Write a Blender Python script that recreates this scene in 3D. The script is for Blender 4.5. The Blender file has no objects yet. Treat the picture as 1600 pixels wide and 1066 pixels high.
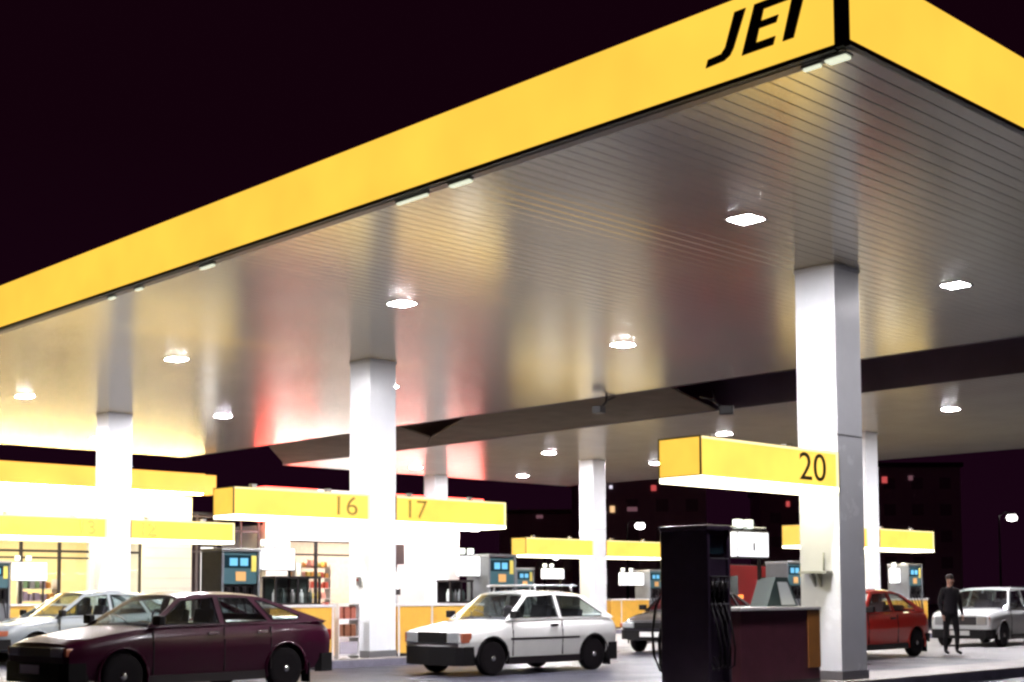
import bpy, bmesh, math, random
from mathutils import Vector, Matrix, geometry
R = math.radians
random.seed(7)
S = bpy.context.scene
COL = S.collection

# ------------------------------------------------------------------ camera, world, exposure
EYE = 1.3
yaw, tilt, roll = R(45.998), R(3.893), R(-0.27)
fw = Vector((math.cos(yaw) * math.cos(tilt), math.sin(yaw) * math.cos(tilt), math.sin(tilt)))
rt = Vector((math.sin(yaw), -math.cos(yaw), 0)); up = rt.cross(fw)
rt2 = math.cos(roll) * rt + math.sin(roll) * up; up2 = -math.sin(roll) * rt + math.cos(roll) * up
cd = bpy.data.cameras.new('camera'); cam = bpy.data.objects.new('camera', cd); COL.objects.link(cam)
m3 = Matrix((rt2, up2, -fw)).transposed()
cam.matrix_world = Matrix.Translation((0, 0, EYE)) @ m3.to_4x4()
cd.sensor_width = 36; cd.sensor_fit = 'HORIZONTAL'; cd.lens = 2129.92 / 1600 * 36
cd.shift_y = (784.03 - 533) / 1600; cd.clip_start = .1; cd.clip_end = 2000
S.camera = cam
w = bpy.data.worlds.new('World'); S.world = w; w.use_nodes = True
nt = w.node_tree; nt.nodes.clear()
wo = nt.nodes.new('ShaderNodeOutputWorld'); bg = nt.nodes.new('ShaderNodeBackground')
bg.inputs[1].default_value = 1.0   # night sky: near black overhead, purple town glow towards the horizon
tc = nt.nodes.new('ShaderNodeTexCoord'); sp_ = nt.nodes.new('ShaderNodeSeparateXYZ'); rp = nt.nodes.new('ShaderNodeValToRGB')
rp.color_ramp.elements[0].position = 0; rp.color_ramp.elements[0].color = (.0082, .0014, .0060, 1)
rp.color_ramp.elements[1].position = .32; rp.color_ramp.elements[1].color = (.0054, .0006, .0030, 1)
nt.links.new(tc.outputs['Generated'], sp_.inputs[0]); nt.links.new(sp_.outputs['Z'], rp.inputs[0]); nt.links.new(rp.outputs[0], bg.inputs[0])
nt.links.new(bg.outputs[0], wo.inputs[0])
S.view_settings.view_transform = 'Standard'; S.view_settings.look = 'None'
S.view_settings.exposure = 0.2; S.view_settings.gamma = 1
S.cycles.use_denoising = True
S.cycles.max_bounces = 8; S.cycles.transparent_max_bounces = 12
S.cycles.sample_clamp_indirect = 3; S.cycles.caustics_reflective = False; S.cycles.caustics_refractive = False
S.cycles.filter_width = 2.6          # soft old print
LAMP = 1950.0

# ------------------------------------------------------------------ materials
MATS = {}
def mat(name, col=(.5, .5, .5), rough=.5, metal=0, coat=0, emit=None, es=1, noise=0, nscale=6, bump=0, bscale=40, aniso=0, spec=.5, stretch=(1, 1, 1), rvar=0):
    if name in MATS: return MATS[name]
    m = bpy.data.materials.new(name); m.use_nodes = True; t = m.node_tree; b = t.nodes['Principled BSDF']
    b.inputs['Base Color'].default_value = (*col, 1); b.inputs['Roughness'].default_value = rough
    b.inputs['Metallic'].default_value = metal; b.inputs['Coat Weight'].default_value = coat
    b.inputs['Specular IOR Level'].default_value = spec
    b.inputs['Coat Roughness'].default_value = .06
    if emit: b.inputs['Emission Color'].default_value = (*emit, 1); b.inputs['Emission Strength'].default_value = es
    if noise or bump or rvar:
        tc = t.nodes.new('ShaderNodeTexCoord'); mp = t.nodes.new('ShaderNodeMapping'); mp.inputs['Scale'].default_value = stretch
        t.links.new(tc.outputs['Object'], mp.inputs[0])
        n = t.nodes.new('ShaderNodeTexNoise'); n.inputs['Scale'].default_value = nscale; n.inputs['Detail'].default_value = 7
        n.inputs['Roughness'].default_value = .62
        t.links.new(mp.outputs[0], n.inputs['Vector'])
        if noise:
            r = t.nodes.new('ShaderNodeValToRGB'); r.color_ramp.elements[0].position = .3; r.color_ramp.elements[1].position = .72
            r.color_ramp.elements[0].color = (*[max(0, c * (1 - noise)) for c in col], 1)
            r.color_ramp.elements[1].color = (*[min(1, c * (1 + noise * .6)) for c in col], 1)
            t.links.new(n.outputs[0], r.inputs[0]); t.links.new(r.outputs[0], b.inputs['Base Color'])
        if rvar:
            mr = t.nodes.new('ShaderNodeMapRange'); mr.inputs[3].default_value = max(.02, rough - rvar); mr.inputs[4].default_value = rough + rvar
            mr.inputs[1].default_value = .3; mr.inputs[2].default_value = .7
            t.links.new(n.outputs[0], mr.inputs[0]); t.links.new(mr.outputs[0], b.inputs['Roughness'])
        if bump:
            n2 = t.nodes.new('ShaderNodeTexNoise'); n2.inputs['Scale'].default_value = bscale; n2.inputs['Detail'].default_value = 5
            t.links.new(mp.outputs[0], n2.inputs['Vector'])
            bp = t.nodes.new('ShaderNodeBump'); bp.inputs['Strength'].default_value = bump; bp.inputs['Distance'].default_value = .02
            t.links.new(n2.outputs[0], bp.inputs['Height']); t.links.new(bp.outputs[0], b.inputs['Normal'])
    MATS[name] = m; return m

def glass_mat(name, tint=(.5, .52, .5), gloss=.9):
    m = bpy.data.materials.new(name); m.use_nodes = True; t = m.node_tree; t.nodes.clear()
    o = t.nodes.new('ShaderNodeOutputMaterial'); tr = t.nodes.new('ShaderNodeBsdfTransparent'); tr.inputs[0].default_value = (*tint, 1)
    g = t.nodes.new('ShaderNodeBsdfGlossy'); g.inputs['Roughness'].default_value = .03; g.inputs[0].default_value = (gloss, gloss, gloss, 1)
    lw = t.nodes.new('ShaderNodeLayerWeight'); pw = t.nodes.new('ShaderNodeMath'); pw.operation = 'POWER'; pw.inputs[1].default_value = 4
    f = t.nodes.new('ShaderNodeMath'); f.operation = 'MULTIPLY_ADD'; f.inputs[1].default_value = .9; f.inputs[2].default_value = .035
    t.links.new(lw.outputs['Facing'], pw.inputs[0]); t.links.new(pw.outputs[0], f.inputs[0]); x = t.nodes.new('ShaderNodeMixShader')
    t.links.new(f.outputs[0], x.inputs[0]); t.links.new(tr.outputs[0], x.inputs[1]); t.links.new(g.outputs[0], x.inputs[2]); t.links.new(x.outputs[0], o.inputs[0])
    MATS[name] = m; return m

YEL = (1.0, .60, .068)
M_fascia = mat('backlit_fascia_yellow', (.8, .45, .04), .35, emit=YEL, es=1.0, noise=.12, nscale=.8)
def tube_lit(name, base, emit, es, scale, lo, hi):        # backlit acrylic: tubes behind give slow brighter and dimmer zones
    m = mat(name, base, .35); t = m.node_tree; b = t.nodes['Principled BSDF']
    b.inputs['Emission Color'].default_value = (*emit, 1)
    tc = t.nodes.new('ShaderNodeTexCoord'); n = t.nodes.new('ShaderNodeTexNoise'); n.inputs['Scale'].default_value = scale
    mr = t.nodes.new('ShaderNodeMapRange'); mr.inputs[1].default_value = .3; mr.inputs[2].default_value = .7
    mr.inputs[3].default_value = es * lo; mr.inputs[4].default_value = es * hi
    t.links.new(tc.outputs['Object'], n.inputs['Vector']); t.links.new(n.outputs[0], mr.inputs[0]); t.links.new(mr.outputs[0], b.inputs['Emission Strength'])
    return m
M_fascia = tube_lit('backlit_canopy_yellow', (.5, .28, .03), YEL, .98, .9, .93, 1.06)
M_sign = tube_lit('backlit_sign_yellow', (.12, .055, .006), (1.2, .78, .125), 1.0, 1.5, .92, 1.1)
M_signend = tube_lit('backlit_sign_end', (.16, .08, .008), (1.0, .60, .08), 1.0, 2, .9, 1.1)
M_band = tube_lit('backlit_shop_yellow', (.10, .05, .005), (1.6, .76, .13), 1.0, .7, .9, 1.1)
M_red = mat('backlit_red', (.5, .05, .03), .4, emit=(1.0, .085, .06), es=7)
M_redwhite = mat('backlit_white_logo_field', (.7, .7, .7), .4, emit=(1, .82, .8), es=1.3)
M_signunder = mat('sign_under_diffuser', (.8, .8, .75), .5, emit=(1, .92, .62), es=7)
M_lamp = mat('lamp_diffuser', (.8, .8, .8), .3, emit=(1, .97, 1.0), es=LAMP)
M_dark = mat('black_trim', (.012, .008, .01), .4)
M_letter = mat('sign_letter_black', (.014, .006, .005), .5)
M_soffit = mat('polished_soffit_slat', (.95, .925, .85), .21, metal=.74, rvar=.025, nscale=.7, noise=.06)
M_soffit_gap = mat('soffit_gap', (.5, .48, .46), .4, metal=.8)
M_column = mat('white_painted_steel_column', (.78, .79, .83), .24, noise=.05, nscale=2.2, spec=.6, rvar=.06)
M_bandplate = mat('lit_patch_olive', (.12, .10, .075), .8, spec=.1, noise=.25, nscale=1.2)
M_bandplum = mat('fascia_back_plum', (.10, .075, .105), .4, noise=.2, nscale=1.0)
M_asphalt = mat('asphalt', (.042, .042, .062), .36, noise=.38, nscale=.55, bump=.25, bscale=60, rvar=.12)
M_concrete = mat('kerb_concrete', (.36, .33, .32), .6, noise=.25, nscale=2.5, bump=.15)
M_kerbface = mat('kerb_side_shaded', (.16, .15, .20), .7, noise=.3, nscale=3)  # darker than the top slab: the side's shade is put into the colour
M_shopwhite = mat('shop_white_panel', (.82, .81, .80), .5, noise=.06, nscale=.8)
M_cream = mat('shop_cream_wall', (.82, .66, .34), .6, noise=.12, nscale=.6)
M_counter = mat('cabinet_orange_yellow', (.80, .44, .07), .4, noise=.10, nscale=4)
M_counterplum = mat('cabinet_plum', (.105, .026, .042), .4, noise=.25, nscale=5)
M_counterbrown = mat('cabinet_orange_brown', (.42, .17, .04), .45, noise=.15, nscale=5)
M_countertop = mat('cabinet_pale_top', (.70, .68, .68), .3)
M_pump = mat('pump_grey_paint', (.17, .175, .19), .4, noise=.15, nscale=5)
M_pumpteal = mat('pump_teal_panel', (.05, .12, .14), .35)
M_pumpdark = mat('pump_dark_body', (.03, .018, .036), .3, noise=.3, nscale=4)  # darker body colour for the near pump
M_screen = mat('pump_display_glass', (.012, .03, .04), .12)
M_blue = mat('pump_price_tile', (.1, .3, .5), .4, emit=(.15, .55, .8), es=.55)
M_orangelab = mat('pump_orange_label', (.8, .42, .14), .5)
M_yellowlab = mat('pump_yellow_label', (.75, .62, .12), .5)
M_rubber = mat('black_rubber', (.006, .004, .006), .85, spec=.25)
M_board = mat('lit_white_board', (.8, .8, .8), .4, emit=(.96, .96, 1), es=1.7)
M_spot = mat('board_spot_lens', (.8, .8, .8), .4, emit=(.88, 1, .92), es=1.1)
M_steel = mat('grey_steel', (.4, .4, .42), .35, metal=.8)
M_chrome = mat('chrome', (.75, .75, .76), .15, metal=1)
M_rim = mat('wheel_rim_grey', (.46, .45, .46), .4, metal=.4)
M_seat = mat('car_seat_cloth', (.09, .075, .10), .9)
M_plastic = mat('bumper_plastic', (.003, .002, .003), .7, spec=.25)
M_plate = mat('number_plate', (.7, .7, .68), .5)
M_headlight = mat('headlight_glass', (.55, .57, .58), .12, metal=.4)
M_tail = mat('tail_light_red', (.35, .02, .015), .2)
M_amber = mat('amber_indicator', (.38, .11, .06), .25)
M_glass = glass_mat('car_glass', (.78, .83, .82))
M_shopglass = glass_mat('shop_glass', (.93, .94, .93))
M_tin = mat('stand_dark_teal', (.05, .075, .075), .4)
M_paper = mat('white_paper', (.75, .80, .82), .6)
M_night = mat('night_block_wall', (.62, .52, .60), .9)
M_foliage = mat('night_foliage', (.10, .12, .06), .9)

# ------------------------------------------------------------------ mesh helpers
class MB:
    def __init__(s): s.b = bmesh.new()
    def box(s, x0, x1, y0, y1, z0, z1, mi=0, bev=0):
        vs = [s.b.verts.new((x, y, z)) for x in (x0, x1) for y in (y0, y1) for z in (z0, z1)]
        fs = [s.b.faces.new([vs[i] for i in q]) for q in ((0, 1, 3, 2), (4, 6, 7, 5), (0, 4, 5, 1), (2, 3, 7, 6), (0, 2, 6, 4), (1, 5, 7, 3))]
        for f in fs: f.material_index = mi
        if bev:
            es = list({e for f in fs for e in f.edges})
            r = bmesh.ops.bevel(s.b, geom=es, offset=bev, segments=2, affect='EDGES', profile=.6)
            for f in r['faces']: f.material_index = mi
        return s
    def prism(s, pts, axis, a0, a1, mi=0):      # polygon in the two other axes, extruded along axis
        def mk(p, a):
            q = list(p); q.insert(axis, a); return s.b.verts.new(q)
        A = [mk(p, a0) for p in pts]; B = [mk(p, a1) for p in pts]; n = len(pts)
        fs = [s.b.faces.new(A), s.b.faces.new(B[::-1])]
        for i in range(n): fs.append(s.b.faces.new((A[i], B[i], B[(i + 1) % n], A[(i + 1) % n])))
        for f in fs: f.material_index = mi
        return s
    def tube(s, pts, r, seg=8, mi=0, cap=True):
        pts = [Vector(p) for p in pts]; rings = []
        rr = r if isinstance(r, (list, tuple)) else [r] * len(pts)
        for i, p in enumerate(pts):
            d = (pts[min(i + 1, len(pts) - 1)] - pts[max(i - 1, 0)]).normalized()
            a = d.cross(Vector((0, 0, 1)) if abs(d.z) < .9 else Vector((1, 0, 0))).normalized(); b = d.cross(a)
            rings.append([s.b.verts.new(p + rr[i] * (a * math.cos(t) + b * math.sin(t))) for t in [2 * math.pi * k / seg for k in range(seg)]])
        for A, B in zip(rings, rings[1:]):
            for k in range(seg):
                f = s.b.faces.new((A[k], A[(k + 1) % seg], B[(k + 1) % seg], B[k])); f.material_index = mi; f.smooth = True
        if cap:
            for f in (s.b.faces.new(rings[0]), s.b.faces.new(rings[-1][::-1])): f.material_index = mi
        return s
    def lathe(s, prof, seg=24, axis='Z', c=(0, 0, 0), mi=0):   # profile (radius, height), closed on axis ends
        rings = []
        for r, h in prof:
            ring = []
            for k in range(seg):
                t = 2 * math.pi * k / seg; u, v = r * math.cos(t), r * math.sin(t)
                p = (u, v, h) if axis == 'Z' else (u, h, v)
                ring.append(s.b.verts.new((p[0] + c[0], p[1] + c[1], p[2] + c[2])))
            rings.append(ring)
        for A, B in zip(rings, rings[1:]):
            for k in range(seg):
                f = s.b.faces.new((A[k], A[(k + 1) % seg], B[(k + 1) % seg], B[k])); f.smooth = True; f.material_index = mi
        for q in (rings[0], rings[-1][::-1]):
            f = s.b.faces.new(q); f.material_index = mi
        return s
    def panel(s, outer, holes, fn, thick, mi=0):   # 2-D polygon with holes -> sheet with thickness; fn(u, v, depth) -> 3-D
        loops = [[Vector((p[0], p[1], 0)) for p in L] for L in [outer] + holes]
        tri = geometry.tessellate_polygon(loops); flat = [p for L in loops for p in L]
        F = [s.b.verts.new(fn(p.x, p.y, 0)) for p in flat]; B = [s.b.verts.new(fn(p.x, p.y, thick)) for p in flat]
        for a, b, c in tri:
            for q in ((F[a], F[b], F[c]), (B[c], B[b], B[a])):
                try: f = s.b.faces.new(q); f.material_index = mi
                except ValueError: pass
        i0 = 0
        for L in loops:
            n = len(L)
            for k in range(n):
                a, b = i0 + k, i0 + (k + 1) % n
                f = s.b.faces.new((F[a], F[b], B[b], B[a])); f.material_index = mi
            i0 += n
        return s
    def grid(s, fn, nu, nv, thick=None, mi=0):      # fn(u, v) -> Vector, optional thickness along -normal
        V = [[s.b.verts.new(fn(i / nu, j / nv)) for j in range(nv + 1)] for i in range(nu + 1)]
        for i in range(nu):
            for j in range(nv):
                f = s.b.faces.new((V[i][j], V[i + 1][j], V[i + 1][j + 1], V[i][j + 1])); f.smooth = True; f.material_index = mi
        if thick:
            geom = bmesh.ops.solidify(s.b, geom=[f for f in s.b.faces if f.material_index == mi and f.smooth], thickness=thick)
        return s
    def build(s, name, mats, parent=None, smooth=None, loc=None, raw=False):
        bmesh.ops.recalc_face_normals(s.b, faces=s.b.faces)
        me = bpy.data.meshes.new(name)
        if smooth is not None:
            for f in s.b.faces: f.smooth = True
            for e in s.b.edges:
                if len(e.link_faces) == 2 and e.calc_face_angle(0) > R(smooth): e.smooth = False
        s.b.to_mesh(me); s.b.free()
        for m in (mats if isinstance(mats, (list, tuple)) else [mats]): me.materials.append(m)
        o = bpy.data.objects.new(name, me); COL.objects.link(o)
        if parent: o.parent = parent
        if loc: o.location = loc
        return o

def thing(name, label, cat, loc=(0, 0, 0), rz=0, group=None):
    o = bpy.data.objects.new(name, None); o.empty_display_size = .3; COL.objects.link(o)
    o.location = loc; o.rotation_euler = (0, 0, rz); tag(o, label, cat, group); return o
def tag(o, label=None, cat=None, group=None, kind=None):
    if label: o['label'] = label
    if cat: o['category'] = cat
    if group: o['group'] = group
    if kind: o['kind'] = kind
    return o
def dup(root, loc, rz=None, label=None):
    r = root.copy(); COL.objects.link(r); r.location = loc
    if rz is not None: r.rotation_euler = (0, 0, rz)
    if label: r['label'] = label
    for ch in list(root.children):
        c = ch.copy(); COL.objects.link(c); c.parent = r
        for g in list(ch.children):
            d = g.copy(); COL.objects.link(d); d.parent = c
    return r
def text_mesh(txt, name, mt, parent, height, width, fn, depth=.012, shear=0):
    cu = bpy.data.curves.new('glyphs', 'FONT'); cu.body = txt; cu.extrude = 0; cu.fill_mode = 'FRONT'; cu.resolution_u = 6
    to = bpy.data.objects.new('glyphs', cu); COL.objects.link(to)
    bpy.context.view_layer.update()
    me = to.evaluated_get(bpy.context.evaluated_depsgraph_get()).to_mesh()
    b = bmesh.new(); b.from_mesh(me)
    bpy.data.objects.remove(to)
    xs = [v.co.x for v in b.verts]; ys = [v.co.y for v in b.verts]
    x0, x1, y0, y1 = min(xs), max(xs), min(ys), max(ys)
    r = bmesh.ops.extrude_face_region(b, geom=b.faces[:]); ext = {v for v in r['geom'] if isinstance(v, bmesh.types.BMVert)}
    for v in b.verts:
        u = (v.co.x - x0) / (x1 - x0) * width; q = (v.co.y - y0) / (y1 - y0) * height
        v.co = fn(u + shear * q, q, depth if v in ext else 0)
    mb = MB(); mb.b.free(); mb.b = b
    return mb.build(name, mt, parent)

# ------------------------------------------------------------------ ground
mb = MB(); mb.box(-120, 260, -120, 260, -.5, 0)
tag(mb.build('ground', M_asphalt), kind='structure')
M_slab = mat('forecourt_slab', (.24, .23, .235), .5, noise=.25, nscale=.8, bump=.15)
tag(MB().box(25.2, 46, 2, 40.5, -.1, .004).build('forecourt', M_slab), kind='structure')
tag(MB().box(-2, 46, 40.6, 52, -.1, .12).build('added_pavement', M_slab), kind='structure')  # pale slab added so the near soffit reflects more light

# ------------------------------------------------------------------ canopies
H = 5.72; FH = .73
def canopy(label, x0, x1, y0, y1, near):
    t = thing('canopy', label, 'canopy', (x0, y0, H))
    LX, LY = x1 - x0, y1 - y0
    # soffit: long narrow pressed metal slats running along x, each with a slight crown and a groove between
    mb = MB(); n = int((LY - .12) / .175); p = (LY - .12) / n
    for i in range(n):
        a = .06 + i * p; g = .0028
        prof = [(a + g, .010), (a + g, .004), (a + g + .005, 0), (a + p - g - .005, 0), (a + p - g, .004), (a + p - g, .010)]
        mb.prism(prof, 0, .06, LX - .06)
    mb.build('soffit', M_soffit if near else mat('brightened_soffit_slat', (.88, .86, .80), .25, metal=.38, noise=.08, nscale=.8), t)  # far soffit: same slats, made less metallic and brighter in place of reflected light
    MB().box(0.02, LX - .02, 0.02, LY - .02, .0104, .05).build('soffit_backing', M_soffit_gap, t)
    MB().box(.05, LX - .05, .05, LY - .05, FH - .2, FH - .1).build('roof_deck', M_dark, t)
    if near:
        MB().box(0, .05, 0.14, LY, 0.03, FH).build('fascia_panel', M_fascia, t)
        MB().box(0.002, LX, 0, .05, 0.03, FH).build('fascia_panel', M_fascia, t)
        MB().box(-.006, .05, .0505, .14, -.0, FH + .01).build('corner_trim', M_dark, t); MB().box(-.006, .002, -.004, .05, -.0, FH + .01).build('corner_trim', M_dark, t)
        e = MB(); e.box(-.005, .055, .14, LY, -.012, .03); e.box(0.003, LX, -.005, .055, -.012, .03)
        e.build('edge_trim', M_dark, t)
        e = MB(); e.box(.056, .17, .2, LY, -.02, .002); e.build('gutter_lip', mat('gutter_lip', (.22, .19, .19), .35, metal=.5), t)
        MB().box(LX, LX + .05, 0, LY, 0.0, FH).build('rear_fascia', M_bandplum, t)
    else:
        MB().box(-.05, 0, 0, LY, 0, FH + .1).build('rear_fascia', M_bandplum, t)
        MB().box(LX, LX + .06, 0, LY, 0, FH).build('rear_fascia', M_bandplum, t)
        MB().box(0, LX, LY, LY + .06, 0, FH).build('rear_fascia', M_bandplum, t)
    return t
X0, Y0, X1, Y1, X2, X3 = 9.412, 5.803, 22.583, 38.52, 26.446, 40.41
can1 = canopy('large canopy with glowing yellow fascia, black corner trim and ribbed metal soffit', X0, X1, Y0, Y1, True)
can2 = canopy('second canopy behind the first, dark edge towards it, ribbed metal soffit', X2, X3, -4.0, Y1, False)
# added plates whose shape and olive colour imitate lit patches on the dark band
def lit_patch(pts, label):
    mb = MB(); a = [mb.b.verts.new(p) for p in pts]; b = [mb.b.verts.new((p[0], p[1], p[2] + .04)) for p in pts]; n = len(pts)
    mb.b.faces.new(a); mb.b.faces.new(b[::-1])
    for i in range(n): mb.b.faces.new((a[i], b[i], b[(i + 1) % n], a[(i + 1) % n]))
    return tag(mb.build('lit_patch_plate', M_bandplate), label, 'added plate', 'plates imitating lit patches between the canopies')
lit_patch([(22.64, 25.01, H), (22.64, 18.54, H), (26.38, 20.2, H + .02), (26.38, 30.96, H + .02), (24.9, 29.05, H + .01)], 'long olive plate imitating a lit patch between canopies above pump sign 20')
lit_patch([(22.64, 27.7, H), (24.9, 29.1, H + .01), (26.38, 31.0, H + .02), (26.38, 38.4, H + .02), (22.64, 33.8, H)], 'shorter olive plate imitating a lit patch between canopies behind the column of sign 16')

# JET lettering: black italic capitals on the left fascia, one mesh part per letter
JETP = {'J': [(6.93, 6.335), (6.81, 6.335), (6.945, 6.02), (6.985, 5.965), (7.05, 5.935), (7.25, 5.925), (7.225, 5.995), (7.08, 6.005), (7.035, 6.05)],
        'E': [(6.72, 6.335), (6.40, 6.335), (6.43, 6.265), (6.625, 6.265), (6.655, 6.17), (6.475, 6.17), (6.50, 6.11), (6.675, 6.11), (6.71, 5.995), (6.51, 5.995), (6.535, 5.925), (6.86, 5.925)],
        'T': [(6.33, 5.925), (6.44, 5.925), (6.34, 6.265), (6.43, 6.265), (6.405, 6.335), (6.03, 6.335), (6.055, 6.265), (6.215, 6.265)]}
for k, pts in JETP.items():
    MB().prism([(y - Y0, z - H) for y, z in pts], 0, -.012, -.0008).build('letter', M_letter, can1)

# glowing strips standing in for glints along the yellow fascia's lower edge
def edge_strip(y0, y1, label, x=X0 + .11, w=.07):
    t = thing('glint_strip', label, 'painted glint', (x, y0, H - .03), 0, 'short painted glints under the canopy edge')
    MB().box(-w * .5, w * .5, 0, y1 - y0, -.012, .01).build('glint_base', M_countertop, t)
    MB().box(-w * .55, w * .55, .02, y1 - y0 - .02, -.034, -.012, bev=.006).build('tube', mat('glint_glow', (.8, .8, .7), .4, emit=(.9, .95, .72), es=.8), t)
edge_strip(5.87, 6.10, 'pale painted glint in the canopy corner beneath the black trim', w=.09)
edge_strip(6.13, 6.33, 'thin pale painted glint just left of the canopy corner', w=.04)
edge_strip(10.45, 10.80, 'bright painted glint under the fascia, above the ribbed soffit', w=.06)
edge_strip(11.15, 11.7, 'long yellowish painted glint under the middle of the fascia', w=.04)
edge_strip(15.5, 15.85, 'pale painted glint under the fascia, left of the middle column', w=.05)
edge_strip(17.4, 17.6, 'small pale painted glint under the fascia above the left column', w=.05)
edge_strip(18.2, 18.4, 'smallest pale painted glint, far left under the fascia', w=.05)

# square downlights
M_lamp2 = mat('dimmed_lamp_diffuser', (.8, .8, .8), .3, emit=(1, .95, .98), es=LAMP * .28)  # lamp dimmed to keep the near column's side face dark
def downlight(x, y, label, lm=None):
    t = thing('downlight', label, 'ceiling light', (x, y, H), R(0), 'square downlights in the canopy soffits')
    fr = MB(); s, q = .185, .148
    for a in ((-s, s, -s, -q), (-s, s, q, s), (-s, -q, -q, q), (q, s, -q, q)): fr.box(*a, -.008, .0)
    fr.build('frame', M_steel, t)
    MB().box(-q + .002, q - .002, -q + .002, q - .002, -.010, -.002).build('diffuser', lm or M_lamp, t)
    return t
M_lamp3 = mat('front_lamp_diffuser', (.8, .8, .8), .3, emit=(1, .97, 1), es=LAMP * .8)
D1 = downlight(13.025, 9.48, 'bright downlight nearest the JET corner, left of column 20', M_lamp3)
downlight(18.08, 9.50, 'dimmer downlight at the right edge, right of the column with sign 20', M_lamp2)
D0 = downlight(13.025, 15.87, 'downlight above and right of the middle column')
for x, y, l in [
                (18.08, 15.87, 'downlight halfway between the middle column and column 20'), (13.025, 22.5, 'downlight in the yellow glow right of the left column'),
                (18.08, 22.5, 'downlight half hidden behind the middle column head'), (13.025, 28.96, 'downlight in the brightest glow at the far left'),
                (18.08, 28.96, 'downlight low on the soffit between left and middle columns'), (18.08, 35.45, 'downlight hidden behind the left column head'),
                (13.025, 35.45, 'downlight beyond the left edge near the shop'),
                (30.37, 16.17, 'downlight of the second canopy at the right edge'), (30.37, 22.95, 'second canopy downlight directly above the end of sign 20'),
                (30.37, 29.77, 'second canopy downlight left of its middle column'), (30.37, 36.25, 'second canopy downlight washed out by the red glow'),
                (35.57, 36.25, 'farthest second canopy downlight, low over the dark, right of the red glow'), (35.57, 29.77, 'second canopy downlight just left of the end of sign 20'),
                (35.57, 22.95, 'second canopy downlight hidden by column 20'), (35.57, 16.17, 'far second canopy downlight beyond the right edge')]:
    dup(D0, (x, y, H), None, l)

# bracket floodlights hanging between the canopies
def bracket(loc, rz, label, sc=1):
    t = thing('floodlight', label, 'floodlight', loc, rz, 'dark floodlights hanging between the canopies')
    mb = MB(); mb.tube([(0, 0, 0), (.02, 0, -.22 * sc), (.16 * sc, 0, -.34 * sc)], .03); mb.tube([(.02, 0, -.2 * sc), (-.22 * sc, 0, -.12 * sc)], .025)
    mb.build('bracket', M_dark, t)
    MB().box(.1 * sc, .34 * sc, -.11, .11, -.46 * sc, -.3 * sc, bev=.02).build('lamp_head', M_dark, t)
bracket((22.63, 20.35, H + .1), R(100), 'small dark floodlight on a bracket under the first canopy edge')
bracket((24.1, 18.5, H + .12), R(-60), 'larger dark forked floodlight left of the column with sign 20', 1.3)

# ------------------------------------------------------------------ columns
def column(x, y, label, base=.15):
    t = thing('column', label, 'column', (x, y, base), 0, 'square white canopy columns')
    s = .31; h = H - base - .002
    mb = MB(); mb.box(-s, s, -s, s, 0, h, bev=.012); mb.build('shaft', M_column, t)
    # joint lines: thin dark recess strips 2 mm proud
    MB().box(-s - .002, s + .002, -s - .002, s + .002, 3.25, 3.262).build('joint', M_steel, t)
    MB().box(-s - .012, s + .012, -s - .012, s + .012, h - .05, h - .002).build('head_collar', M_column, t)
    MB().box(-s - .015, s + .015, -s - .015, s + .015, 0, .12).build('base_plate', M_steel, t)
    return t
XC, XD = 15.933, 33.046
YA, YB, YC, YD = 10.261, 20.279, 30.4, 38.287
C0 = column(XC, YA, 'nearest white column, carrying yellow sign 20, its right face in shade')
for x, y, l in [(XC, YB, 'white column in the middle, crossing sign 16'), (XC, YC, 'white column at the left, crossing the long yellow sign'),
                (XD, YC, 'slim white column behind the white hatchback'), (XD, YB, 'white column half hidden behind the nearest column'),
                (XD, YD, 'farthest column, tinted pink by the red glow')]:
    dup(C0, (x, y, .15), None, l)
# wall bracket on the near column
t = thing('wall_bracket', 'small grey shelf bracket on the bright face of the nearest column', 'bracket', (XC - .325, 10.28, 1.58))
MB().box(-.14, 0, -.22, .22, -.02, .01).build('shelf', mat('bracket_grey', (.42, .43, .4), .5), t)
mb = MB(); mb.prism([(-.13, -.02), (0, -.02), (0, -.2)], 1, -.06, -.03); mb.prism([(-.13, -.02), (0, -.02), (0, -.2)], 1, .03, .06); mb.build('gusset', MATS['bracket_grey'], t)
MB().tube([(-.02, -.1, .01), (-.02, -.1, .26)], .012).build('upright', MATS['bracket_grey'], t)
t = thing('call_button', 'small grey button box on the middle column', 'button box', (XC - .325, YB - .02, 1.56))
MB().box(-.04, 0, -.05, .05, -.08, .08, bev=.01).build('box', M_steel, t); MB().tube([(-.04, 0, .02), (-.055, 0, .02)], .02).build('button', M_tail, t)

# ------------------------------------------------------------------ kerbed islands
def island(x0, x1, yc, label):
    t = thing('pump_island', label, 'kerb island', (0, 0, 0), 0, 'raised concrete pump islands')
    hw = .52
    pts = []
    for cx, sg in ((x0 + .35, -1), (x1 - .35, 1)):
        for k in range(9):
            a = math.pi / 2 - math.pi * k / 8 if sg > 0 else -math.pi / 2 - math.pi * k / 8
            pts.append((cx + .5 * math.cos(a) * .8, yc + hw * math.sin(a)))
    pts = pts[9:] + pts[:9]
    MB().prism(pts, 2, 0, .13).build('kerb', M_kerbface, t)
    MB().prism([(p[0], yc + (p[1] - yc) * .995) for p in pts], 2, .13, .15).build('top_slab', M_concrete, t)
island(11.4, 24.5, YA, 'pale concrete island under the nearest column, running off to the right')
island(11.6, 20.6, YB, 'concrete island with a grey kerb around the middle column')
island(11.6, 20.6, YC, 'concrete island at the left column behind the silver car')
island(28.0, 38.2, YB, 'concrete island behind the red car')
island(28.0, 38.2, YC, 'concrete island behind the white hatchback')
island(28.0, 38.2, YD, 'farthest concrete island, near the red lit shop')

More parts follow.
